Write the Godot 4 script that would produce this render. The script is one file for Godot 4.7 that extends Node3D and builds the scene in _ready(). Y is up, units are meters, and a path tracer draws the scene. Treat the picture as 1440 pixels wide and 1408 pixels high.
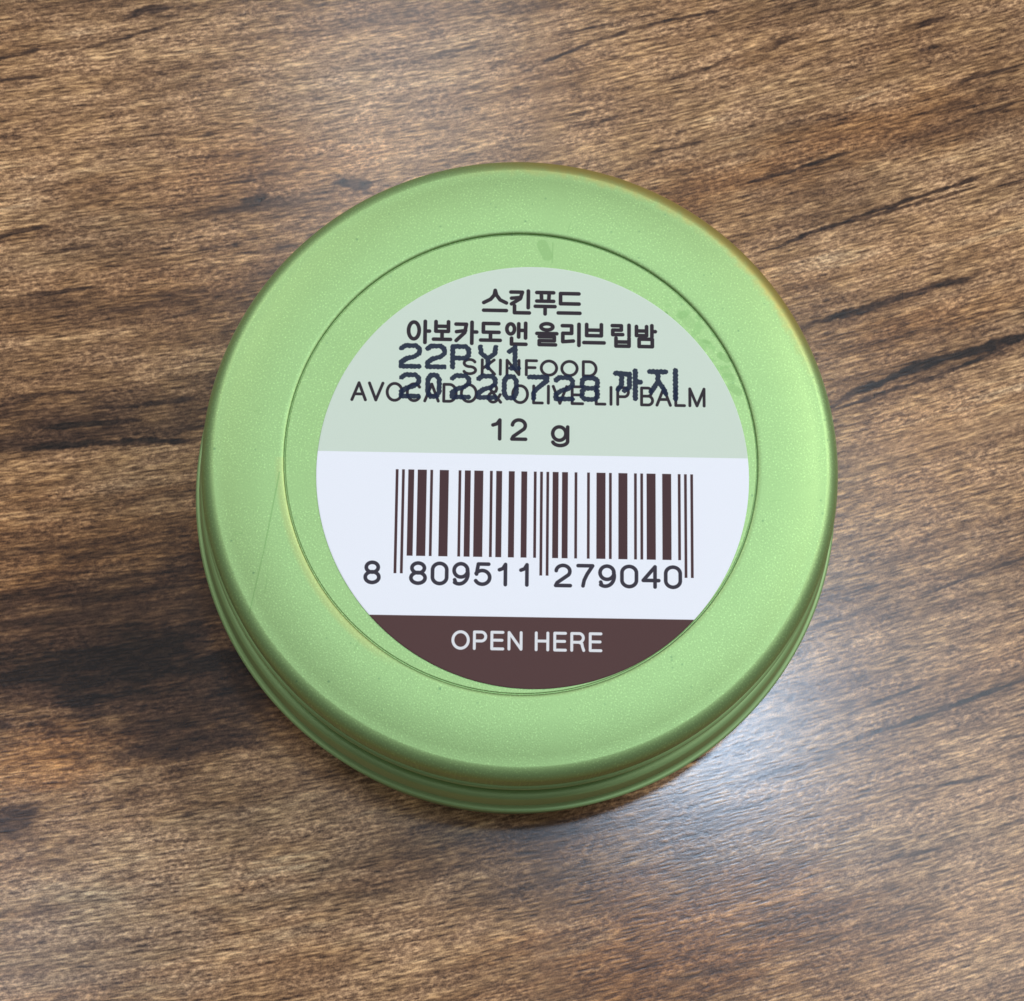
extends Node3D
# A small round green metal balm tin lying on a dark wood-grain table top, seen from above.
# Lengths in the builders are millimetres; MM turns them into metres.

const MM := 0.001
const TIN_H := 17.8            # height of the tin
const LABEL_R := 16.3          # radius of the round sticker
const LABEL_PX := 1400
const TONE_MM := 150.0         # ground covered by one repeat of the wood tone map
const TONE_PX := 1920
const FINE_MM := 58.0          # ground covered by one repeat of the fine grain map
const FINE_PX := 1536
const TOP_MM := 50.0
const TOP_PX := 1100

var rng := RandomNumberGenerator.new()


func _ready() -> void:
	rng.seed = 20220728
	# ---- camera, light, exposure ----
	var cam := Camera3D.new()
	cam.name = "camera"
	add_child(cam)
	cam.position = Vector3(-6.0125, 165.879 + TIN_H, 40.060) * MM
	cam.look_at(Vector3(-0.7268, TIN_H, 3.2342) * MM, Vector3(0, 0, -1))
	cam.near = 0.01
	cam.far = 20.0
	cam.fov = 24.909
	var lens := CameraAttributesPhysical.new()
	lens.frustum_near = 0.01
	lens.frustum_far = 20.0
	lens.frustum_focal_length = 54.33      # 24 mm high sensor: the same 24.9 degrees
	lens.frustum_focus_distance = 0.1705
	lens.exposure_aperture = 100.0
	lens.exposure_shutter_speed = 100.0
	cam.attributes = lens
	cam.current = true

	var env := Environment.new()
	env.background_mode = Environment.BG_COLOR
	env.background_color = Color(0.09, 0.09, 0.09).linear_to_srgb()   # dim walls of the room
	env.tonemap_mode = Environment.TONE_MAPPER_LINEAR
	env.tonemap_exposure = 1.0
	env.sdfgi_enabled = true
	env.ssao_enabled = true
	env.ssil_enabled = true
	var we := WorldEnvironment.new()
	we.name = "world_environment"
	we.environment = env
	add_child(we)

	# ceiling panels: one just right of the camera, whose reflection lies on the wood, others round the room
	lamp("ceiling_panel", Vector3(0.275, 1.2, -0.120), Vector2(0.22, 0.50), 0.15, Color(0.90, 0.95, 1.0), -38.0)
	lamp("ceiling_spot", Vector3(0.152, 1.2, -0.135), Vector2(0.05, 0.08), 0.17, Color(0.74, 0.87, 1.0), -38.0)
	lamp("rear_panel", Vector3(-0.03, 1.2, -0.53), Vector2(0.14, 0.30), 0.095, Color(0.92, 0.96, 1.0))
	lamp("left_spot", Vector3(-0.27, 1.2, 0.03), Vector2(0.10, 0.20), 0.03, Color(0.84, 0.90, 1.0))
	lamp("right_panel", Vector3(0.95, 1.15, -0.45), Vector2(0.4, 0.4), 1.1, Color(0.985, 0.985, 1.0))
	lamp("left_panel", Vector3(-0.75, 1.2, -0.75), Vector2(0.4, 0.4), 0.6, Color(0.985, 0.985, 1.0))
	lamp("ceiling_bounce_light", Vector3(0.0, 1.6, -0.2), Vector2(2.8, 2.8), 0.8, Color(0.985, 0.985, 1.0))

	# ---- setting ----
	build_table()
	# ---- object ----
	build_tin()


func lamp(called: String, at: Vector3, size: Vector2, energy: float, tint: Color, turn := 0.0) -> void:
	var l := AreaLight3D.new()
	l.name = called
	l.area_size = size
	l.light_energy = energy
	l.light_color = tint
	l.area_range = 6.0
	l.area_attenuation = 2.0
	l.shadow_enabled = true
	add_child(l)
	l.position = at
	if Vector2(at.x, at.z).length() > 0.6:
		l.look_at(Vector3.ZERO, Vector3(0, 0, -1))
	else:
		l.basis = Basis(Vector3.UP, deg_to_rad(-turn)) * Basis(Vector3.RIGHT, -PI * 0.5)    # facing straight down


# ------------------------------------------------------------------ helpers

func noise_img(s: int, w: int, h: int, freq: float, octaves := 1, kind := FastNoiseLite.TYPE_SIMPLEX_SMOOTH, fractal := FastNoiseLite.FRACTAL_FBM) -> Image:
	var n := FastNoiseLite.new()
	n.seed = s
	n.noise_type = kind
	n.frequency = freq
	n.fractal_type = fractal if octaves > 1 else FastNoiseLite.FRACTAL_NONE
	n.fractal_octaves = octaves
	var im := n.get_seamless_image(w, h, false, false, 0.1, true)
	im.convert(Image.FORMAT_L8)
	return im


# Noise drawn at w x h and stretched to side x side: the values as bytes.
func stretched(s: int, w: int, h: int, side: int, freq: float, octaves := 1, kind := FastNoiseLite.TYPE_SIMPLEX_SMOOTH) -> PackedByteArray:
	var im := noise_img(s, w, h, freq, octaves, kind)
	if w != side or h != side:
		im.resize(side, side, Image.INTERPOLATE_CUBIC)
	return im.get_data()


func mesh_of(st: SurfaceTool) -> ArrayMesh:
	return st.commit()


func piece(called: String, mesh: Mesh, mat: Material, parent: Node3D) -> MeshInstance3D:
	var o := MeshInstance3D.new()
	o.name = called
	o.mesh = mesh
	o.material_override = mat
	parent.add_child(o, true)
	return o


# A surface of revolution. prof: points (radius, height) in mm from the top inside outwards and down.
# Sharp corners are kept by giving the same point twice.
func lathe(prof: PackedVector2Array, segments := 256, uv_mm := TOP_MM) -> ArrayMesh:
	var st := SurfaceTool.new()
	st.begin(Mesh.PRIMITIVE_TRIANGLES)
	var n := prof.size()
	var nrm := PackedVector2Array()
	for i in n:
		var a := prof[maxi(i - 1, 0)]
		var b := prof[mini(i + 1, n - 1)]
		if i > 0 and prof[i].is_equal_approx(a):
			a = prof[i]
		if i < n - 1 and prof[i].is_equal_approx(b):
			b = prof[i]
		var d := (b - a).normalized()
		nrm.append(Vector2(-d.y, d.x))      # outwards when the profile runs outwards and down
	for i in n:
		for k in segments + 1:
			var t := TAU * k / segments
			var c := cos(t)
			var s := sin(t)
			st.set_normal(Vector3(nrm[i].x * c, nrm[i].y, nrm[i].x * s))
			st.set_uv(Vector2(prof[i].x * c / uv_mm + 0.5, prof[i].x * s / uv_mm + 0.5))
			st.add_vertex(Vector3(prof[i].x * c, prof[i].y, prof[i].x * s) * MM)
	for i in n - 1:
		if prof[i].is_equal_approx(prof[i + 1]):
			continue
		for k in segments:
			var a := i * (segments + 1) + k
			var b := a + segments + 1
			st.add_index(a); st.add_index(b); st.add_index(a + 1)
			st.add_index(a + 1); st.add_index(b); st.add_index(b + 1)
	return st.commit()


func arc_pts(out: PackedVector2Array, cx: float, cy: float, rx: float, ry: float, a0: float, a1: float, n: int) -> void:
	for i in n + 1:
		var t := deg_to_rad(lerpf(a0, a1, float(i) / n))
		out.append(Vector2(cx + rx * cos(t), cy + ry * sin(t)))


# ------------------------------------------------------------------ the table

# The grain of the boards' print bends: v is constant along one fibre.
func grain_uv(x: float, z: float) -> Vector2:
	var xs := 90.0 * tanh(x / 90.0)
	return Vector2(x, z + 0.215 * x + 0.00125 * xs * xs)


func build_table() -> void:
	var st := SurfaceTool.new()
	st.begin(Mesh.PRIMITIVE_TRIANGLES)
	var half := 260.0
	var n := 104
	for j in n + 1:
		for i in n + 1:
			var x := lerpf(-half, half, float(i) / n)
			var z := lerpf(-half, half, float(j) / n)
			var g := grain_uv(x, z)
			st.set_normal(Vector3.UP)
			st.set_tangent(Plane(1, 0, 0, 1))
			st.set_uv(g / FINE_MM + Vector2(0.5, 0.5))
			st.set_uv2(g / TONE_MM + Vector2(0.5, 0.5))
			st.add_vertex(Vector3(x, 0, z) * MM)
	for j in n:
		for i in n:
			var a := j * (n + 1) + i
			st.add_index(a); st.add_index(a + 1); st.add_index(a + n + 1)
			st.add_index(a + 1); st.add_index(a + n + 2); st.add_index(a + n + 1)
	var base := (n + 1) * (n + 1)
	# edges and underside of the slab
	var cs := [Vector3(-half, 0, -half), Vector3(half, 0, -half), Vector3(half, 0, half), Vector3(-half, 0, half)]
	for k in 4:
		var p: Vector3 = cs[k]
		var q: Vector3 = cs[(k + 1) % 4]
		var nn := (p + q).normalized()
		for v in [p, q, q + Vector3(0, -22, 0), p + Vector3(0, -22, 0)]:
			st.set_normal(nn)
			st.set_uv(Vector2((v.x + v.z) / FINE_MM, v.y / FINE_MM))
			st.set_uv2(Vector2((v.x + v.z) / TONE_MM, v.y / TONE_MM))
			st.add_vertex(v * MM)
		var b := base + k * 4
		st.add_index(b); st.add_index(b + 2); st.add_index(b + 1)
		st.add_index(b); st.add_index(b + 3); st.add_index(b + 2)
	base += 16
	for k in 4:
		st.set_normal(Vector3.DOWN)
		st.set_uv(Vector2.ZERO)
		st.set_uv2(Vector2.ZERO)
		st.add_vertex((cs[k] + Vector3(0, -22, 0)) * MM)
	st.add_index(base); st.add_index(base + 2); st.add_index(base + 1)
	st.add_index(base); st.add_index(base + 3); st.add_index(base + 2)

	var m := StandardMaterial3D.new()
	m.resource_name = "wood_grain_laminate"
	var fine := fine_maps()
	m.albedo_texture = fine[0]
	m.heightmap_enabled = true
	m.heightmap_texture = fine[1]
	m.heightmap_scale = 0.00045
	m.roughness = 0.175
	m.metallic_specular = 0.45
	m.detail_enabled = true
	m.detail_blend_mode = BaseMaterial3D.BLEND_MODE_MUL
	m.detail_uv_layer = BaseMaterial3D.DETAIL_UV_2
	m.detail_albedo = tone_map()
	var t := piece("table_top", st.commit(), m, self)
	t.set_meta("kind", "structure")
	t.set_meta("label", "brown wood grain table top with dark streaks under the green tin")


# Fine embossed grain: short wavy fibres and pores. Returns [colour, height].
func fine_maps() -> Array:
	var s := FINE_PX
	var a := stretched(11, s / 5, s, s, 0.125, 3)        # fibres, about 1 mm long
	var a2 := stretched(15, s * 5 / 10, s, s, 0.105, 3)     # stubby flecks between them
	var b := stretched(12, s / 10, s, s, 0.12, 3)            # longer lines
	var c := stretched(13, s / 2, s, s, 0.012, 2)           # where flecks or fibres prevail
	var d := stretched(14, s, s, s, 0.22, 1)                # grit
	var col := PackedByteArray()
	var hgt := PackedByteArray()
	col.resize(s * s * 3)
	hgt.resize(s * s)
	var q := 0
	for i in s * s:
		var fc := (c[i] - 128) / 128.0
		var mixed := clampf(0.5 + 0.9 * fc, 0.12, 0.88)
		var fa := lerpf(a[i], a2[i], mixed) / 64.0 - 2.0
		fa = fa * (0.62 + 0.12 * fa)
		var fb := (b[i] - 128) / 128.0
		var fd := (d[i] - 128) / 128.0
		var pore := maxf(0.0, -fb - 0.38) * 1.2 + maxf(0.0, -fa - 0.50) * 0.6
		var v := clampf(0.66 + 0.31 * fa + 0.25 * fb + 0.12 * fd - pore * 0.12, 0.13, 1.0)
		col[q] = int(255.0 * pow(v, 0.92))
		col[q + 1] = int(255.0 * v * 0.98)
		col[q + 2] = int(255.0 * v * (0.93 + 0.04 * mixed))
		q += 3
		hgt[i] = int(255.0 * clampf(0.5 + 0.26 * fa + 0.2 * fb + 0.08 * fd - pore * 0.3, 0.0, 1.0))
	var ci := Image.create_from_data(s, s, false, Image.FORMAT_RGB8, col)
	var hi := Image.create_from_data(s, s, false, Image.FORMAT_L8, hgt)
	return [ImageTexture.create_from_image(ci), ImageTexture.create_from_image(hi)]


# Broad light and dark figure of the wood print, with its long dark streaks.
func tone_map() -> ImageTexture:
	var s := TONE_PX
	var a := stretched(21, s / 8, s / 2, s, 0.035, 3)
	var b := stretched(22, s / 16, s, s, 0.06, 3)
	var c := stretched(23, s / 4, s / 3, s, 0.012, 3)
	var e := stretched(24, s / 6, s / 3, s, 0.02, 2)
	var ink := PackedFloat32Array()     # added lightness
	var red := PackedFloat32Array()     # added warmth
	ink.resize(s * s)
	red.resize(s * s)
	for f in WOOD_PATCHES:
		patch(ink, red, f)
	for f in WOOD_STREAKS:
		streak(ink, f)
	# many faint pores and lines along the grain, thickest towards the right and the back
	var r2 := RandomNumberGenerator.new()
	r2.seed = 77
	for i in 260:
		var x := r2.randf_range(-60.0, 60.0)
		var z := r2.randf_range(-62.0, 62.0)
		var keep := 0.25 + 0.012 * (x - z * 0.5 + 20.0)
		var l := r2.randf_range(2.0, 11.0)
		var w := r2.randf_range(0.10, 0.24)
		var dark := -r2.randf_range(0.10, 0.24)
		if r2.randf() < keep:
			var v := grain_uv(x, z).y
			var f := [dark, w, x, z]
			for q in 2:
				var xx := x + l * (q + 1) * 0.5
				f.append(xx)
				f.append(v - grain_uv(xx, 0.0).y + r2.randf_range(-0.12, 0.12))
			streak(ink, f)
	var stops := [Color(0.038, 0.022, 0.013), Color(0.160, 0.086, 0.046), Color(0.50, 0.295, 0.142), Color(0.94, 0.615, 0.325), Color(1.0, 0.80, 0.50)]
	var lut := PackedColorArray()
	for i in 513:
		var t := i / 512.0 * 4.0
		var k := mini(int(t), 3)
		lut.append((stops[k] as Color).lerp(stops[k + 1], t - k))
	var out := PackedByteArray()
	out.resize(s * s * 3)
	var gamma := PackedByteArray()
	for i in 1025:
		gamma.append(int(255.0 * pow(i / 1024.0, 1.0 / 2.2)))
	var q := 0
	for i in s * s:
		var t := 0.60 + 0.12 * (a[i] - 128) / 128.0 + 0.16 * (b[i] - 128) / 128.0 + 0.10 * (c[i] - 128) / 128.0 + ink[i]
		var col := lut[clampi(int(t * 512.0), 0, 512)]
		var r := red[i] + 0.12 * (e[i] - 128) / 128.0
		out[q] = gamma[clampi(int(col.r * (1.0 + 0.35 * r) * 1024.0), 0, 1024)]
		out[q + 1] = gamma[clampi(int(col.g * 1024.0), 0, 1024)]
		out[q + 2] = gamma[clampi(int(col.b * (1.0 - 0.45 * r) * 1024.0), 0, 1024)]
		q += 3
	return ImageTexture.create_from_image(Image.create_from_data(s, s, false, Image.FORMAT_RGB8, out))


# x, z (mm on the table), half length along the grain, half width across it, lightness, warmth
const WOOD_PATCHES := [
	[-33.9, -7.7, 14.1, 2.6, -0.3, 0],
	[-32.6, -3.1, 15.3, 2.0, 0.1, 0.1],
	[-35.3, 2.9, 15.3, 3.5, -0.1, 0.25],
	[-33.2, 10.0, 15.3, 4.1, -0.18, 0.0],
	[-38.2, 14.4, 15.3, 3.3, -0.3, 0.1],
	[-25.0, 16.1, 12.4, 4.6, -0.3, 0.1],
	[-31.5, 9.1, 19.4, 4.7, -0.2, 0.15],
	[-28.2, 5.2, 15.3, 2.9, -0.1, 0.1],
	[-37.9, 21.0, 6.5, 2.5, 0.0, 0.45],
	[-40.3, 25.8, 2.6, 1.5, -0.3, 0],
	[-26.3, 28.3, 19.4, 3.5, 0.08, -0.15],
	[-32.3, 35.0, 17.6, 4.1, 0.0, -0.25],
	[-7.0, 31.1, 15.3, 3.5, -0.05, -0.1],
	[13.5, 35.0, 11.2, 5.3, -0.1, 0.45],
	[3.3, 26.6, 8.8, 1.8, -0.12, 0.1],
	[30.3, 27.1, 14.7, 5.3, 0, -0.1],
	[34.3, -1.2, 12.9, 3.5, 0.04, 0.1],
	[31.5, -6.7, 14.1, 1.8, 0.12, 0.1],
	[32.5, -34.0, 15.3, 2.4, -0.12, 0.25],
	[17.0, -28.6, 9.4, 2.0, -0.1, 0.2],
	[37.1, -24.4, 12.9, 1.8, 0.12, 0],
	[4.8, -41.6, 12.9, 2.9, 0.1, 0],
	[38.0, -17.4, 9.4, 1.3, -0.08, 0.2],
	[-25.7, -28.8, 15.3, 2.9, -0.06, 0.15],
	[-33.1, -17.9, 14.1, 2.1, -0.16, 0.1],
	[-23.5, -16.8, 10.0, 2.4, -0.12, 0],
	[-38.6, -19.7, 7.1, 0.9, 0.1, 0.1],
	[-35.2, -41.0, 11.8, 2.4, 0.06, 0],
	[-28.9, -33.9, 15.3, 2.4, 0.02, 0],
	[-10.6, -38.1, 11.8, 3.5, 0.04, -0.1],
	[-19.6, -26.3, 9.4, 1.4, -0.12, 0],
]
# lightness, width (mm), then x, z pairs (mm on the table)
const WOOD_STREAKS := [
	[-0.3, 0.24, -0.2, -38.4, 7.0, -41.9, 13.2, -43.7, 20.7, -45.5],
	[-0.18, 0.24, 7.6, -41.3, 13.8, -42.4],
	[-0.28, 0.53, 21.1, -41.1, 26.0, -42.9],
	[-0.2, 0.24, 11.9, -37.7, 21.9, -41.3],
	[-0.26, 0.47, 33.8, -43.2, 39.2, -44.7],
	[-0.22, 0.24, 4.1, -33.5, 11.5, -35.5],
	[-0.28, 0.29, 19.1, -28.5, 30.9, -32.5],
	[-0.36, 0.29, 27.9, -25.4, 42.6, -30.5],
	[-0.33, 0.29, 20.5, -22.3, 26.4, -24.8, 41.0, -29.1],
	[-0.38, 0.47, 24.3, -16.0, 28.0, -17.1, 33.2, -18.9, 40.6, -21.1],
	[-0.42, 0.59, 25.6, -8.5, 29.9, -10.8, 34.8, -12.7, 45.3, -16.0],
	[-0.3, 0.29, 26.2, -8.5, 30.4, -10.0, 37.2, -12.3, 43.4, -15.2],
	[-0.26, 0.24, 33.1, 7.2, 43.1, 3.6],
	[-0.2, 0.24, 28.2, 4.4, 30.6, 3.2],
	[-0.26, 0.24, 27.2, 17.0, 34.3, 14.2],
	[-0.3, 0.29, 24.7, 20.2, 28.0, 19.0, 34.8, 16.6, 43.2, 13.5],
	[-0.22, 0.29, 36.8, 24.7, 41.5, 23.5],
	[-0.2, 0.24, 31.6, 23.1, 39.2, 21.9],
	[-0.2, 0.24, 18.3, 22.5, 27.7, 19.7],
	[-0.2, 0.24, 15.9, 25.4, 25.3, 22.5],
	[-0.28, 0.24, -37.3, -40.4, -29.8, -42.8],
	[-0.3, 0.29, -46.1, -38.9, -40.4, -40.5],
	[-0.28, 0.59, -34.4, -43.3, -29.5, -44.8],
	[-0.3, 0.47, -23.4, -26.8, -20.8, -27.3],
	[-0.34, 0.65, -15.4, -28.5, -12.0, -28.4],
	[-0.28, 0.29, -45.3, -22.9, -38.8, -24.6],
	[-0.22, 0.29, -40.4, -21.7, -35.4, -22.7],
	[-0.22, 0.24, -22.8, -22.0, -18.0, -22.9],
	[-0.24, 0.29, -41.5, -18.0, -35.0, -19.1],
	[-0.24, 0.29, -27.3, -22.4, -22.8, -22.9],
	[-0.34, 0.41, -40.8, -4.8, -35.0, -5.4, -25.6, -5.7],
	[-0.22, 0.35, -42.8, -9.2, -35.8, -9.9],
	[-0.2, 0.29, -35.1, -8.3, -26.3, -9.3],
	[-0.24, 0.35, -39.2, -6.7, -31.0, -7.4],
	[-0.2, 0.35, -7.6, -40.1, -0.2, -42.2],
	[-0.16, 0.24, -10.0, -35.4, -0.2, -38.2],
	[-0.2, 0.24, 37.7, -38.1, 44.6, -40.1],
	[-0.2, 0.24, 40.0, -35.4, 44.5, -36.8],
	[-0.22, 0.29, 27.9, 29.1, 34.9, 27.6],
	[-0.2, 0.24, 23.3, 10.3, 29.8, 7.9],
	[0.16, 0.24, 17.0, -32.2, 33.3, -38.0],
]


func patch(ink: PackedFloat32Array, red: PackedFloat32Array, f: Array) -> void:
	var s := TONE_PX
	var k := s / TONE_MM
	var g := grain_uv(f[0], f[1]) * k + Vector2(s, s) * 0.5
	var rx: float = f[2] * k
	var ry: float = f[3] * k
	var n := FastNoiseLite.new()
	n.seed = int(f[0] * 10.0)
	n.frequency = 0.02
	for y in range(int(g.y - 2.4 * ry), int(g.y + 2.4 * ry)):
		for x in range(int(g.x - 2.4 * rx), int(g.x + 2.4 * rx)):
			var dx := (x - g.x) / rx
			var dy := (y - g.y) / ry
			var w := n.get_noise_2d(x * 0.35, y * 1.6) * 0.75 + n.get_noise_2d(x * 2.2, y * 8.0) * 0.28
			var d := sqrt(dx * dx + dy * dy) + w
			if d < 2.0:
				var v := 1.0 - (smoothstep(0.55, 1.35, d) if f[4] < -0.25 else smoothstep(0.35, 1.5, d))
				var i := posmod(y, s) * s + posmod(x, s)
				ink[i] += f[4] * v
				red[i] += f[5] * v


func streak(ink: PackedFloat32Array, f: Array) -> void:
	var s := TONE_PX
	var k := s / TONE_MM
	var pts := PackedVector2Array()
	for i in range(2, f.size(), 2):
		pts.append(grain_uv(f[i], f[i + 1]) * k + Vector2(s, s) * 0.5)
	var total := 0.0
	for i in pts.size() - 1:
		total += pts[i].distance_to(pts[i + 1])
	var hw: float = f[1] * k * 0.62
	var n := FastNoiseLite.new()
	n.seed = int(f[2] * 7.0 + f[3] * 13.0)
	n.frequency = 0.03
	var run := 0.0
	for i in pts.size() - 1:
		var p := pts[i]
		var q := pts[i + 1]
		var l := p.distance_to(q)
		for x in range(int(minf(p.x, q.x)), int(maxf(p.x, q.x)) + 1):
			var t := clampf((x - p.x) / (q.x - p.x), 0.0, 1.0)
			var along := (run + t * l) / total
			var end := minf(1.0, 4.5 * minf(along, 1.0 - along) + 0.15)
			var cy := lerpf(p.y, q.y, t) + n.get_noise_2d(x * 0.7, 90.0) * hw * 1.0
			var w := hw * (0.35 + 0.75 * end) * (1.0 + 0.7 * n.get_noise_2d(x * 1.5, 5.0))
			for y in range(int(cy - 2.2 * w) - 1, int(cy + 2.2 * w) + 2):
				var d := absf(y - cy) / maxf(w, 0.6) + 0.2 * n.get_noise_2d(x * 2.0, y * 6.0)
				var v := (1.0 - smoothstep(0.55, 1.25, d)) * (0.3 + 0.7 * end) * (0.8 + 0.5 * n.get_noise_2d(x * 1.1, 300.0))
				if v > 0.0:
					ink[posmod(y, s) * s + posmod(x, s)] += f[0] * v * 1.5
		run += l


# ------------------------------------------------------------------ the tin

func build_tin() -> void:
	var tin := Node3D.new()
	tin.name = "balm_tin"
	tin.set_meta("label", "round satin green metal balm tin with barcode sticker lying on the wood table")
	tin.set_meta("category", "tin")
	add_child(tin)
	var paint := green_paint(true)
	var plain := green_paint(false)
	var top := TIN_H
	# upper shell: flat ring, rounded shoulder, wall, small bead, undercut
	var p := PackedVector2Array()
	p.append(Vector2(17.845, top - 0.62))
	p.append(Vector2(17.86, top - 0.12))
	p.append(Vector2(17.92, top - 0.065))
	p.append(Vector2(18.01, top - 0.025))
	p.append(Vector2(18.14, top - 0.008))
	p.append(Vector2(18.24, top))
	p.append(Vector2(18.65, top))
	for i in 9:                        # the face sinks a little towards the shoulder
		var q := i / 8.0
		p.append(Vector2(lerpf(19.2, 22.75, q), top - 0.30 * q * q))
	arc_pts(p, 22.88, top - 1.62, 1.32, 1.32, 80, 2, 18)
	p.append(Vector2(24.21, top - 2.4))
	p.append(Vector2(24.2, top - 4.6))
	p.append(Vector2(24.2, top - 5.2))
	p.append(Vector2(23.75, top - 5.45))
	p.append(Vector2(23.7, top - 6.0))
	p.append(Vector2(23.7, top - 9.2))
	var body := piece("body", lathe(p), paint, tin)
	# the rolled bead round the foot of the shell
	var ring := PackedVector2Array()
	arc_pts(ring, 24.12, top - 4.55, 0.34, 0.30, 110, -110, 12)
	piece("seam_ring", lathe(ring), plain, body)
	# sunken round panel with its steep edge
	var floor_y := top - 0.15
	var r := PackedVector2Array()
	r.append(Vector2(0.0, floor_y))
	r.append(Vector2(8.0, floor_y))
	r.append(Vector2(17.70, floor_y))
	r.append(Vector2(17.76, floor_y - 0.03))
	r.append(Vector2(17.78, floor_y - 0.06))
	r.append(Vector2(17.78, floor_y - 0.10))
	r.append(Vector2(17.78, floor_y - 0.10))
	r.append(Vector2(17.85, floor_y - 0.10))
	piece("recessed_panel", lathe(r), paint, tin)
	# lid under it: rolled top edge, wall, flared lip, lower wall
	var l := PackedVector2Array()
	l.append(Vector2(23.75, top - 9.0))
	l.append(Vector2(23.95, top - 8.2))
	arc_pts(l, 24.45, top - 8.25, 0.48, 0.42, 170, 15, 12)
	l.append(Vector2(25.1, top - 8.9))
	l.append(Vector2(25.16, top - 9.6))
	l.append(Vector2(25.12, top - 10.3))
	l.append(Vector2(24.98, top - 10.72))
	var lid := piece("lid", lathe(l), plain, tin)
	var lip := PackedVector2Array()
	lip.append(Vector2(24.96, top - 10.66))
	lip.append(Vector2(25.2, top - 10.86))
	arc_pts(lip, 25.38, top - 11.12, 0.22, 0.20, 100, -95, 12)
	lip.append(Vector2(24.9, top - 11.36))
	piece("rolled_lip", lathe(lip), plain, lid)
	var w := PackedVector2Array()
	w.append(Vector2(24.8, top - 11.2))
	w.append(Vector2(25.15, top - 11.5))
	w.append(Vector2(25.22, top - 14.0))
	w.append(Vector2(25.22, 0.9))
	arc_pts(w, 24.42, 0.8, 0.8, 0.79, 0, -90, 8)
	w.append(Vector2(0.0, 0.01))
	piece("lower_wall", lathe(w), plain, lid)
	# the sticker: a paper disc with a printed face
	var lm := StandardMaterial3D.new()
	lm.resource_name = "printed_paper"
	lm.albedo_texture = label_print()
	lm.roughness = 0.62
	lm.metallic_specular = 0.3
	var thick := 0.11
	var d := PackedVector2Array()
	for q in [0.0, 5.0, 10.0, 16.2]:
		d.append(Vector2(q, thick))
	d.append(Vector2(LABEL_R, thick - 0.04))
	d.append(Vector2(LABEL_R, thick - 0.04))
	d.append(Vector2(LABEL_R, 0.0))
	var sticker := piece("label", lathe(d, 192, LABEL_R * 2.0), lm, tin)
	sticker.position = Vector3(0.875, floor_y + 0.012, 1.135) * MM
	sticker.rotation.y = deg_to_rad(-0.6)
	sticker.set_meta("label", "round printed paper sticker, pale band, barcode and brown band")


func green_paint(marked: bool) -> StandardMaterial3D:
	var m := StandardMaterial3D.new()
	m.resource_name = "satin_green_paint"
	m.metallic = 0.70 if marked else 0.3
	m.roughness = 0.49
	m.metallic_specular = 0.5
	var g := Color(0.310, 0.478, 0.190)
	if marked:
		m.albedo_texture = paint_map(g)
	else:
		m.albedo_color = g.linear_to_srgb()
	m.heightmap_enabled = true
	m.heightmap_texture = speckle()
	m.heightmap_scale = 0.0008
	if not marked:
		m.heightmap_scale = 0.0003
	return m


var speckle_tex: ImageTexture
func speckle() -> ImageTexture:
	if speckle_tex == null:
		var s := 1536
		var a := noise_img(31, s, s, 0.26, 2).get_data()
		var b := noise_img(32, s, s, 0.05, 2).get_data()
		var out := PackedByteArray()
		out.resize(s * s)
		for i in s * s:
			out[i] = clampi(int(0.8 * a[i] + 0.2 * b[i]), 0, 255)
		speckle_tex = ImageTexture.create_from_image(Image.create_from_data(s, s, false, Image.FORMAT_L8, out))
	return speckle_tex


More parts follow.
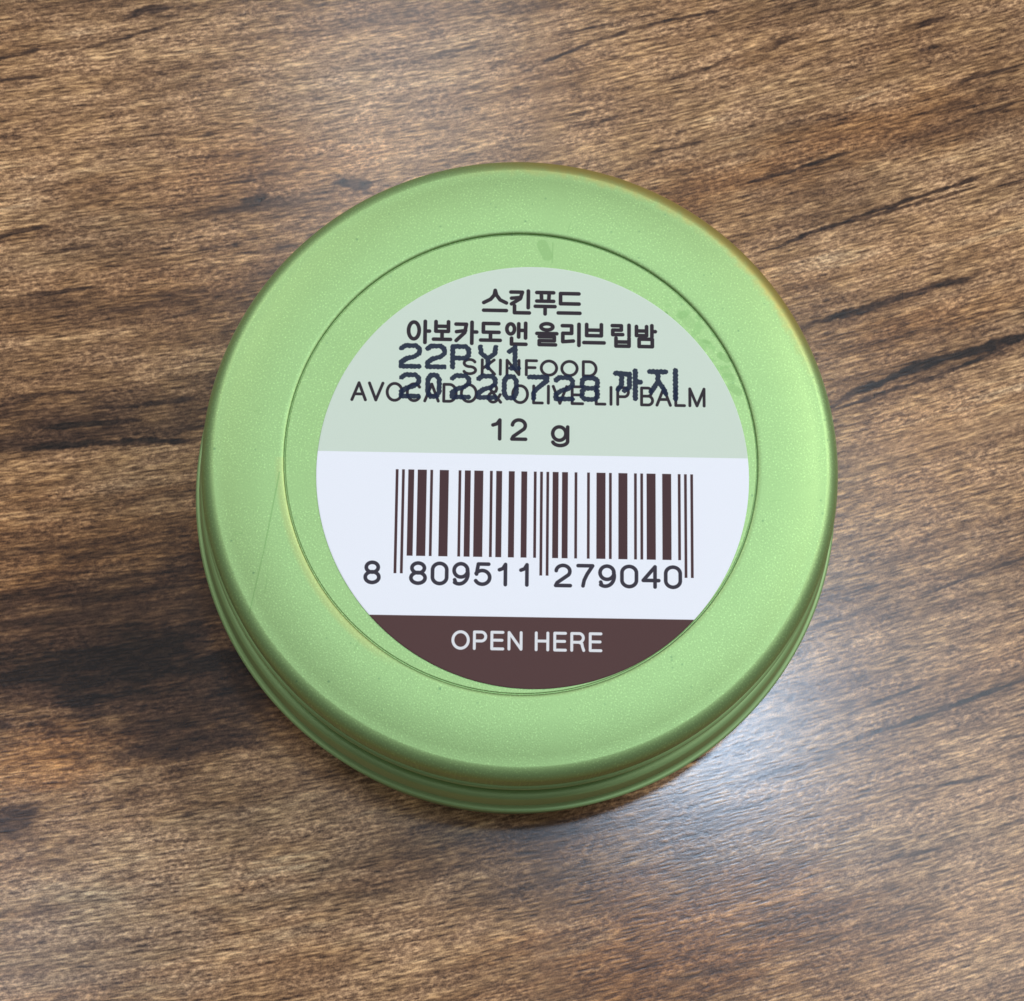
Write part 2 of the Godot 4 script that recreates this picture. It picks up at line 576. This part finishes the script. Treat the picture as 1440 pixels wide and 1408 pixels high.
# Colour of the paint seen from above: faint mottling, a yellowed worn arc, scratches, specks, glue smears.
func paint_map(g: Color) -> ImageTexture:
	var s := TOP_PX
	var a := noise_img(41, s, s, 0.25, 2).get_data()
	var b := noise_img(42, s, s, 0.02, 3).get_data()
	var c := noise_img(43, s, s, 0.045, 2).get_data()
	var im := Image.create(s, s, false, Image.FORMAT_RGBF)
	var k := TOP_MM / s
	var worn := Color(0.50, 0.40, 0.11)
	for y in s:
		for x in s:
			var i := y * s + x
			var px := (x + 0.5) * k - TOP_MM * 0.5
			var py := (y + 0.5) * k - TOP_MM * 0.5
			var v := 1.0 + 0.09 * (a[i] - 128) / 128.0 + 0.02 * (b[i] - 128) / 128.0 + 1.1 * maxf(0.0, (a[i] - 176) / 128.0)
			var col := Color(g.r * v, g.g * v, g.b * v)
			var r2 := px * px + py * py
			if r2 > 400.0:
				var r := sqrt(r2)
				var az := rad_to_deg(atan2(py, px))     # -90 is away from the viewer
				var fade := smoothstep(-108.0, -78.0, az) * (1.0 - smoothstep(-32.0, -12.0, az))
				var edge := smoothstep(22.5, 23.7, r + 0.25 * (c[i] - 128) / 128.0)
				col = col.lerp(worn, 0.9 * fade * edge)
			elif r2 > 318.0:
				var r := sqrt(r2)
				var az := rad_to_deg(atan2(py, px))
				var fade := smoothstep(118.0, 132.0, az) * (1.0 - smoothstep(160.0, 200.0, az))
				col = col.lerp(worn, 0.28 * fade * (1.0 - smoothstep(18.2, 18.7, r)))
			elif r2 > 200.0:
				var az := rad_to_deg(atan2(py, px))
				var fade := smoothstep(-52.0, -44.0, az) * (1.0 - smoothstep(-24.0, -18.0, az))
				var bl := smoothstep(0.10, 0.22, (c[i] - 128) / 128.0) * fade
				col = col.lerp(Color(g.r * 0.70, g.g * 0.82, g.b * 0.70), 0.5 * bl)
			im.set_pixel(x, y, col)
	for q in 90:
		var t := rng.randf() * TAU
		var r := 17.0 + 6.8 * rng.randf()
		dab(im, Vector2(cos(t), sin(t)) * r, 0.04 + 0.06 * rng.randf(), Color(0.10, 0.22, 0.10), 0.15 + 0.5 * rng.randf())
	for q in 46:                        # faint scuffs in all directions
		var t := rng.randf() * TAU
		var at := Vector2(cos(t), sin(t)) * (18.6 + 4.6 * rng.randf())
		var way := Vector2.from_angle(rng.randf() * TAU) * rng.randf_range(0.3, 1.8)
		line(im, at, at + way, 0.018, Color(g.r * 1.25, g.g * 1.2, g.b * 1.3) if q % 2 else Color(g.r * 0.6, g.g * 0.7, g.b * 0.6), 0.3 + 0.3 * rng.randf())
	for f in MARKS:
		line(im, Vector2(f[0], f[1]), Vector2(f[2], f[3]), f[4], Color(g.r * 0.62, g.g * 0.72, g.b * 0.6), f[5])
	im.convert(Image.FORMAT_RGBF)
	var srgb := Image.create(s, s, false, Image.FORMAT_RGB8)
	for y in s:
		for x in s:
			srgb.set_pixel(x, y, im.get_pixel(x, y).linear_to_srgb())
	return ImageTexture.create_from_image(srgb)


# scratches on the paint: from, to (mm), width, strength
const MARKS := [
	[-18.19, 1.16, -19.17, 6.88, 0.05, 0.7],
	[-19.17, 6.88, -20.21, 11.83, 0.05, 0.6],
	[-18.87, 8.5, -19.09, 10.38, 0.03, 0.4],
	[2.41, -17.19, 2.35, -15.58, 0.05, 0.5],
	[1.59, -17.01, 1.97, -16.15, 0.42, 0.45],
	[-21.47, 5.87, -20.84, 5.81, 0.04, 0.5],
	[-20.22, -3.51, -19.95, -3.63, 0.04, 0.4],
	[-12.03, 13.81, -12.39, 14.61, 0.05, 0.3],
	[15.68, 13.67, 16.24, 12.59, 0.04, 0.3],
	[15.17, -8.3, 15.7, -7.97, 0.28, 0.5],
	[15.99, -5.78, 16.52, -5.39, 0.3, 0.5],
	[15.47, -7.18, 15.89, -6.51, 0.35, 0.35],
	[13.99, -9.42, 14.31, -9.31, 0.15, 0.5],
	[12.38, -11.4, 12.92, -10.83, 0.4, 0.3],
	[11.07, -11.67, 11.13, -11.61, 0.1, 1],
]


func dab(im: Image, at: Vector2, r: float, col: Color, strength: float) -> void:
	line(im, at, at + Vector2(0.01, 0), r, col, strength)


func line(im: Image, p: Vector2, q: Vector2, hw: float, col: Color, strength: float) -> void:
	var k := TOP_PX / TOP_MM
	var o := Vector2(TOP_PX, TOP_PX) * 0.5
	var a := p * k + o
	var b := q * k + o
	var w := hw * k
	for y in range(int(minf(a.y, b.y) - w) - 1, int(maxf(a.y, b.y) + w) + 2):
		for x in range(int(minf(a.x, b.x) - w) - 1, int(maxf(a.x, b.x) + w) + 2):
			var c := Geometry2D.get_closest_point_to_segment(Vector2(x, y), a, b)
			var v := clampf(w + 0.5 - c.distance_to(Vector2(x, y)), 0.0, 1.0) * strength
			if v > 0.0 and x >= 0 and y >= 0 and x < TOP_PX and y < TOP_PX:
				im.set_pixel(x, y, im.get_pixel(x, y).lerp(col, v))


# ------------------------------------------------------------------ the print on the sticker

# Strokes in a unit box, y down; "a cx cy rx ry from to" is an arc in degrees.
const LATIN := {
	" ": [0.278, 0.0, 0.0, ""],
	"A": [0.667, 0.01, 0.645, "0 1 .5 0 1 1;.19 .66 .81 .66"],
	"V": [0.667, 0.01, 0.645, "0 0 .5 1 1 0"],
	"O": [0.778, 0.04, 0.70, "a .5 .5 .5 .5 0 360"],
	"C": [0.722, 0.045, 0.64, "a .51 .5 .51 .5 38 322"],
	"D": [0.722, 0.08, 0.60, "0 0 0 1 .45 1;0 0 .45 0;a .45 .5 .55 .5 -90 90"],
	"&": [0.667, 0.04, 0.60, "1 1 .2 .3;a .42 .2 .24 .2 0 360;.2 .46 .6 .36;a .38 .72 .38 .28 30 250;.71 .86 .95 .55"],
	"L": [0.556, 0.08, 0.46, "0 0 0 1 1 1"],
	"I": [0.278, 0.10, 0.09, ".5 0 .5 1"],
	"E": [0.667, 0.085, 0.53, "1 0 0 0 0 1 1 1;0 .48 .92 .48"],
	"P": [0.667, 0.085, 0.54, "0 1 0 0 .6 0;a .6 .27 .4 .27 -90 90;.6 .54 0 .54"],
	"B": [0.667, 0.075, 0.55, "0 0 0 1 .6 1;0 0 .56 0;a .56 .24 .36 .24 -90 90;0 .48 .6 .48;a .6 .74 .4 .26 -90 90"],
	"M": [0.833, 0.075, 0.68, "0 1 0 0 .5 1 1 0 1 1"],
	"S": [0.667, 0.045, 0.57, "a .5 .25 .46 .25 -20 -270;a .5 .75 .5 .25 -90 158"],
	"K": [0.667, 0.08, 0.59, "0 0 0 1;.95 0 0 .64;.34 .4 1 1"],
	"N": [0.722, 0.075, 0.57, "0 1 0 0 1 1 1 0"],
	"F": [0.611, 0.085, 0.50, "0 1 0 0 1 0;0 .49 .86 .49"],
	"H": [0.722, 0.08, 0.565, "0 0 0 1;1 0 1 1;0 .48 1 .48"],
	"R": [0.722, 0.085, 0.58, "0 1 0 0 .6 0;a .6 .26 .36 .26 -90 90;.6 .52 0 .52;.6 .52 .84 .6 .9 .8 1 1"],
	"0": [0.556, 0.04, 0.475, "a .5 .32 .5 .32 180 360;1 .32 1 .68;a .5 .68 .5 .32 0 180;0 .68 0 .32"],
	"1": [0.556, 0.10, 0.26, "0 .27 .6 .2 1 0 1 1"],
	"2": [0.556, 0.03, 0.475, "a .5 .29 .47 .29 185 400;.86 .475 .1 .86 0 1 1 1"],
	"4": [0.556, 0.025, 0.50, ".76 1 .76 0 0 .68 1 .68"],
	"5": [0.556, 0.035, 0.48, ".92 0 .2 0 .08 .5;a .48 .66 .52 .34 -145 150"],
	"7": [0.556, 0.04, 0.475, "0 0 1 0 .62 .42 .42 .72 .34 1"],
	"8": [0.556, 0.04, 0.475, "a .5 .245 .44 .245 0 360;a .5 .735 .5 .265 0 360"],
	"9": [0.556, 0.04, 0.475, "a .48 .33 .48 .33 0 360;a .36 .5 .62 .5 -22 120;.05 .8 .1 .9"],
	"g": [0.556, 0.03, 0.46, "a .44 .36 .44 .36 0 360;1 0 1 .78;a .5 .76 .5 .24 0 165"],
}
const HANGUL := {
	"seu": ".5 0 .46 .22 .3 .42 0 .58;.5 0 .56 .22 .72 .44 1 .58;0 .94 1 .94",
	"kin": "0 .06 .62 .06 .5 .36 .04 .6;.04 .34 .54 .3;.94 0 .94 .76;.2 .68 .2 1 1 1",
	"pu": ".02 .03 .98 .03;.27 .03 .3 .4;.73 .03 .7 .4;.02 .42 .98 .42;-.06 .66 1.06 .66;.5 .66 .5 1",
	"deu": ".95 .03 .1 .03 .1 .54 .96 .54;0 1 1 1",
	"a": "a .27 .44 .27 .40 0 360;.84 0 .84 1;.84 .46 1.06 .46",
	"bo": ".1 0 .1 .52 .9 .52 .9 0;.1 .25 .9 .25;.5 .52 .5 .92;-.04 .95 1.04 .95",
	"ka": "0 .1 .52 .1 .44 .5 .02 .88;.03 .46 .48 .4;.8 0 .8 1;.8 .46 1.04 .46",
	"do": ".95 .05 .1 .05 .1 .52 .97 .52;.5 .52 .5 .92;-.04 .95 1.04 .95",
	"aen": "a .2 .28 .2 .24 0 360;.62 .03 .62 .66;.98 0 .98 .70;.62 .34 .98 .34;.25 .72 .25 1 1 1",
	"ol": "a .5 .15 .3 .15 0 360;.5 .3 .5 .46;0 .47 1 .47;.12 .62 .88 .62 .88 .81 .12 .81 .12 1 .94 1",
	"ri": "0 .08 .56 .08 .56 .44 .03 .44 .03 .84 .66 .80;1 0 1 1",
	"beu": ".12 0 .12 .6 .88 .6 .88 0;.12 .3 .88 .3;-.02 .98 1.02 .98",
	"rip": "0 .03 .54 .03 .54 .24 .03 .24 .03 .46 .62 .45;1 0 1 .52;.22 .62 .22 1 1 1 1 .62;.22 .8 1 .8",
	"bam": ".02 .05 .02 .48 .56 .48 .56 .05;.02 .26 .56 .26;.84 0 .84 .54;.84 .28 1.02 .28;.16 .65 .86 .65 .86 1 .16 1 .16 .65",
}
const INKJET := {
	"2": "0 .13 .2 0 .8 0 1 .14 1 .36 .75 .52 .3 .62 0 .8 0 1 1 1",
	"P": "0 1 0 0 .8 0 1 .14 1 .42 .8 .56 0 .56",
	"Y": "0 0 .05 .3 .5 .56 .5 1;1 0 .95 .3 .5 .56",
	"1": "0 .2 .5 .06 .62 0 .62 1;.2 1 1 1",
	"0": "0 .2 .25 0 .75 0 1 .2 1 .8 .75 1 .25 1 0 .8 0 .2",
	"7": "0 0 1 0 1 .16 .42 .56 .25 .75 .25 1",
	"8": ".2 0 .8 0 1 .12 1 .38 .8 .48 .2 .48 0 .38 0 .12 .2 0;.2 .48 0 .62 0 .88 .2 1 .8 1 1 .88 1 .62 .8 .48",
	"kka": "0 .1 .24 .1 .24 .5 .1 .68;.34 .12 .56 .12 .56 .6 .36 .72;.8 0 .8 1;.8 .4 1 .4",
	"ji": "0 .06 .62 .06;.32 .06 .32 .42 .05 .78;.34 .42 .5 .6 .62 .82;1 0 1 1",
}

var page: PackedFloat32Array    # r, g, b of the sticker's print


func label_print() -> ImageTexture:
	var s := LABEL_PX
	page.resize(s * s * 3)
	var pale := Color(0.65, 0.74, 0.615)
	var white := Color(0.88, 0.895, 0.93)
	var brown := Color(0.092, 0.044, 0.041)
	var text := Color(0.030, 0.022, 0.028)
	var k := s / (2.0 * LABEL_R)
	for y in s:
		var m := y / k - LABEL_R
		var c := pale.lerp(white, clampf((m + 1.48) * k, 0.0, 1.0)).lerp(brown, clampf((m - 10.93) * k, 0.0, 1.0))
		for x in s:
			var i := (y * s + x) * 3
			page[i] = c.r
			page[i + 1] = c.g
			page[i + 2] = c.b
	# lines of Korean
	var t := 0.30
	for g in [["seu", -4.05, -2.02, -14.5, -12.5], ["kin", -1.98, -0.26, -14.5, -12.45], ["pu", -0.02, 1.62, -14.45, -12.4], ["deu", 1.66, 3.61, -14.4, -12.5]]:
		glyph(HANGUL[g[0]], g[1], g[2], g[3], g[4], t, text)
	for g in [["a", -9.75, -7.95], ["bo", -7.79, -6.30], ["ka", -6.14, -4.32], ["do", -4.19, -2.52], ["aen", -2.26, -0.50], ["ol", 0.04, 1.85], ["ri", 1.98, 3.55], ["beu", 3.66, 5.44], ["rip", 5.80, 7.38], ["bam", 7.62, 9.36]]:
		glyph(HANGUL[g[0]], g[1], g[2], -11.92, -9.95 if g[0] != "bo" and g[0] != "do" and g[0] != "beu" else -10.15, t, text)
	# Latin lines
	words("SKINFOOD", -5.48, 4.83, -8.93, -7.58, 0.235, text)
	words("AVOCADO & OLIVE LIP BALM", -13.89, 13.06, -6.94, -5.38, 0.235, text)
	glyph(LATIN["1"][3], -3.22, -2.42, -4.25, -2.5, 0.285, text)
	glyph(LATIN["2"][3], -1.78, -0.46, -4.28, -2.5, 0.285, text)
	glyph(LATIN["g"][3], 1.30, 2.72, -3.80, -2.06, 0.285, text)
	# the date stamp, printed over the rest in dark blue ink
	var blue := Color(0.006, 0.014, 0.042)
	for g in [["2", -10.3, -8.55], ["2", -8.3, -6.65], ["P", -6.4, -4.8], ["Y", -4.3, -2.75], ["1", -2.1, -1.0]]:
		glyph(INKJET[g[0]], g[1], g[2], -10.02, -8.0, 0.385, blue, 0.97, 0.022)
	for g in [["2", -10.25, -8.56], ["0", -8.25, -7.0], ["2", -6.4, -4.76], ["2", -4.4, -2.76], ["0", -2.45, -1.15], ["7", -0.55, 1.17], ["2", 1.47, 3.11], ["8", 3.47, 5.01]]:
		glyph(INKJET[g[0]], g[1], g[2], -7.72, -5.66, 0.385, blue, 0.97, 0.022)
	glyph(INKJET["kka"], 6.01, 8.28, -8.36, -5.78, 0.40, blue, 0.97, 0.022)
	glyph(INKJET["ji"], 8.6, 10.97, -8.46, -5.83, 0.40, blue, 0.97, 0.022)
	barcode("8809511279040", -10.35, 12.07, -0.15, 6.46, 7.8, Color(0.070, 0.032, 0.034))
	var dig := Color(0.040, 0.034, 0.048)
	number("8", -12.63, 1.55, dig)
	number("809511", -9.24, 1.602, dig)
	number("279040", 1.57, 1.638, dig)
	words("OPEN", -5.95, -0.69, 12.02, 13.47, 0.21, Color(0.78, 0.78, 0.78))
	words("HERE", 0.22, 5.23, 12.02, 13.49, 0.21, Color(0.78, 0.78, 0.78))
	# paper grain and a little uneven ink
	var n := noise_img(51, s, s, 0.3, 2).get_data()
	var out := PackedByteArray()
	out.resize(s * s * 3)
	for i in s * s:
		var v := 1.0 + 0.035 * (n[i] - 128) / 128.0
		var j := i * 3
		var dark := 0.010 * maxf(0.0, (n[i] - 128) / 128.0)
		for q in 3:
			var c := (page[j + q] + dark) * v
			out[j + q] = clampi(int(255.0 * (1.055 * pow(maxf(c, 0.0), 1.0 / 2.4) - 0.055)), 0, 255)
	return ImageTexture.create_from_image(Image.create_from_data(s, s, false, Image.FORMAT_RGB8, out))


func put(i: int, c: Color, v: float) -> void:
	i *= 3
	page[i] = lerpf(page[i], c.r, v)
	page[i + 1] = lerpf(page[i + 1], c.g, v)
	page[i + 2] = lerpf(page[i + 2], c.b, v)


# One glyph stroked inside the box x0..x1, y0..y1 (mm), strokes as thick as t.
func glyph(strokes: String, x0: float, x1: float, y0: float, y1: float, t: float, col: Color, strength := 1.0, ragged := 0.0) -> void:
	var s := LABEL_PX
	var k := s / (2.0 * LABEL_R)
	var o := Vector2(x0 + t * 0.5, y0 + t * 0.5)
	var sc := Vector2(maxf(x1 - x0 - t, 0.0), y1 - y0 - t)
	var segs := []
	for part in strokes.split(";", false):
		var pts := PackedVector2Array()
		if part.begins_with("a"):
			var f := part.substr(1).strip_edges().split_floats(" ", false)
			arc_pts(pts, f[0], f[1], f[2], f[3], f[4], f[5], 26)
		else:
			var f := part.split_floats(" ", false)
			for i in range(0, f.size() - 1, 2):
				pts.append(Vector2(f[i], f[i + 1]))
		for i in pts.size():
			pts[i] = (o + pts[i] * sc + Vector2(LABEL_R, LABEL_R)) * k
		segs.append(pts)
	var lo := (Vector2(x0, y0) + Vector2(LABEL_R, LABEL_R)) * k - Vector2(10, 10)
	var hi := (Vector2(x1, y1) + Vector2(LABEL_R, LABEL_R)) * k + Vector2(10, 10)
	var hw := t * 0.5 * k
	var w := int(hi.x) - int(lo.x) + 1
	var h := int(hi.y) - int(lo.y) + 1
	var cover := PackedFloat32Array()
	cover.resize(w * h)
	for pts: PackedVector2Array in segs:
		for i in pts.size() - 1:
			var a := pts[i]
			var b := pts[i + 1]
			for y in range(maxi(0, int(minf(a.y, b.y) - hw - 2) - int(lo.y)), mini(h, int(maxf(a.y, b.y) + hw + 3) - int(lo.y))):
				for x in range(maxi(0, int(minf(a.x, b.x) - hw - 2) - int(lo.x)), mini(w, int(maxf(a.x, b.x) + hw + 3) - int(lo.x))):
					var p := Vector2(x + int(lo.x) + 0.5, y + int(lo.y) + 0.5)
					var d := p.distance_to(Geometry2D.get_closest_point_to_segment(p, a, b))
					if ragged > 0.0:
						d += ragged * k * (sin(p.x * 0.5) * sin(p.y * 0.5) + 0.5 * sin(p.x * 0.23 + p.y * 0.31))
					var v := clampf((hw - d) / 1.6 + 0.5, 0.0, 1.0)
					if v > cover[y * w + x]:
						cover[y * w + x] = v
	for y in h:
		for x in w:
			var v := cover[y * w + x] * strength
			var px := x + int(lo.x)
			var py := y + int(lo.y)
			if v > 0.0 and px >= 0 and py >= 0 and px < s and py < s:
				put(py * s + px, col, v)


# A line of capitals fitted between x0 and x1.
func words(line_text: String, x0: float, x1: float, y0: float, y1: float, t: float, col: Color) -> void:
	var total := 0.0
	for ch in line_text:
		total += LATIN[ch][0]
	var first: Array = LATIN[line_text[0]]
	var last: Array = LATIN[line_text[-1]]
	total -= first[1] + last[0] - last[1] - last[2]
	var em := (x1 - x0) / total
	var x: float = x0 - first[1] * em
	for ch in line_text:
		var g: Array = LATIN[ch]
		if g[3]:
			var a: float = x + g[1] * em
			glyph(g[3], a, a + g[2] * em, y0, y1, t, col)
		x += g[0] * em


func number(digits: String, x0: float, step: float, col: Color) -> void:
	var em := step / 0.556
	for i in digits.length():
		var g: Array = LATIN[digits[i]]
		var a: float = x0 + i * step + (g[1] - 0.02) * em
		glyph(g[3], a, a + g[2] * em * 0.98, 6.86, 8.67, 0.285, col)


func barcode(digits: String, x0: float, x1: float, y0: float, y1: float, y2: float, col: Color) -> void:
	var odd := ["0001101", "0011001", "0010011", "0111101", "0100011", "0110001", "0101111", "0111011", "0110111", "0001011"]
	var parity := ["LLLLLL", "LLGLGG", "LLGGLG", "LLGGGL", "LGLLGG", "LGGLLG", "LGGGLL", "LGLGLG", "LGLGGL", "LGGLGL"]
	var bits := "101"
	for i in 6:
		var code: String = odd[int(digits[i + 1])]
		if parity[int(digits[0])][i] == "G":
			var flip := ""
			for ch in code:
				flip = ("0" if ch == "1" else "1") + flip
			code = flip
		bits += code
	bits += "01010"
	for i in 6:
		for ch in odd[int(digits[i + 7])]:
			bits += "0" if ch == "1" else "1"
	bits += "101"
	var mod := (x1 - x0) / 95.0
	var i := 0
	while i < 95:
		if bits[i] == "1":
			var j := i
			while j < 95 and bits[j] == "1":
				j += 1
			var guard := i < 3 or (i > 44 and i < 50) or i > 91
			box(x0 + i * mod + 0.012, x0 + j * mod - 0.012, y0, y2 if guard else y1, col)
			i = j
		i += 1


func box(x0: float, x1: float, y0: float, y1: float, col: Color) -> void:
	var s := LABEL_PX
	var k := s / (2.0 * LABEL_R)
	var a := (Vector2(x0, y0) + Vector2(LABEL_R, LABEL_R)) * k
	var b := (Vector2(x1, y1) + Vector2(LABEL_R, LABEL_R)) * k
	for y in range(int(a.y) - 1, int(b.y) + 2):
		var vy := clampf(minf(y + 1 - a.y, b.y - y), 0.0, 1.0)
		for x in range(int(a.x) - 1, int(b.x) + 2):
			var v := clampf(minf(x + 1 - a.x, b.x - x), 0.0, 1.0) * vy
			if v > 0.0:
				put(y * s + x, col, v)
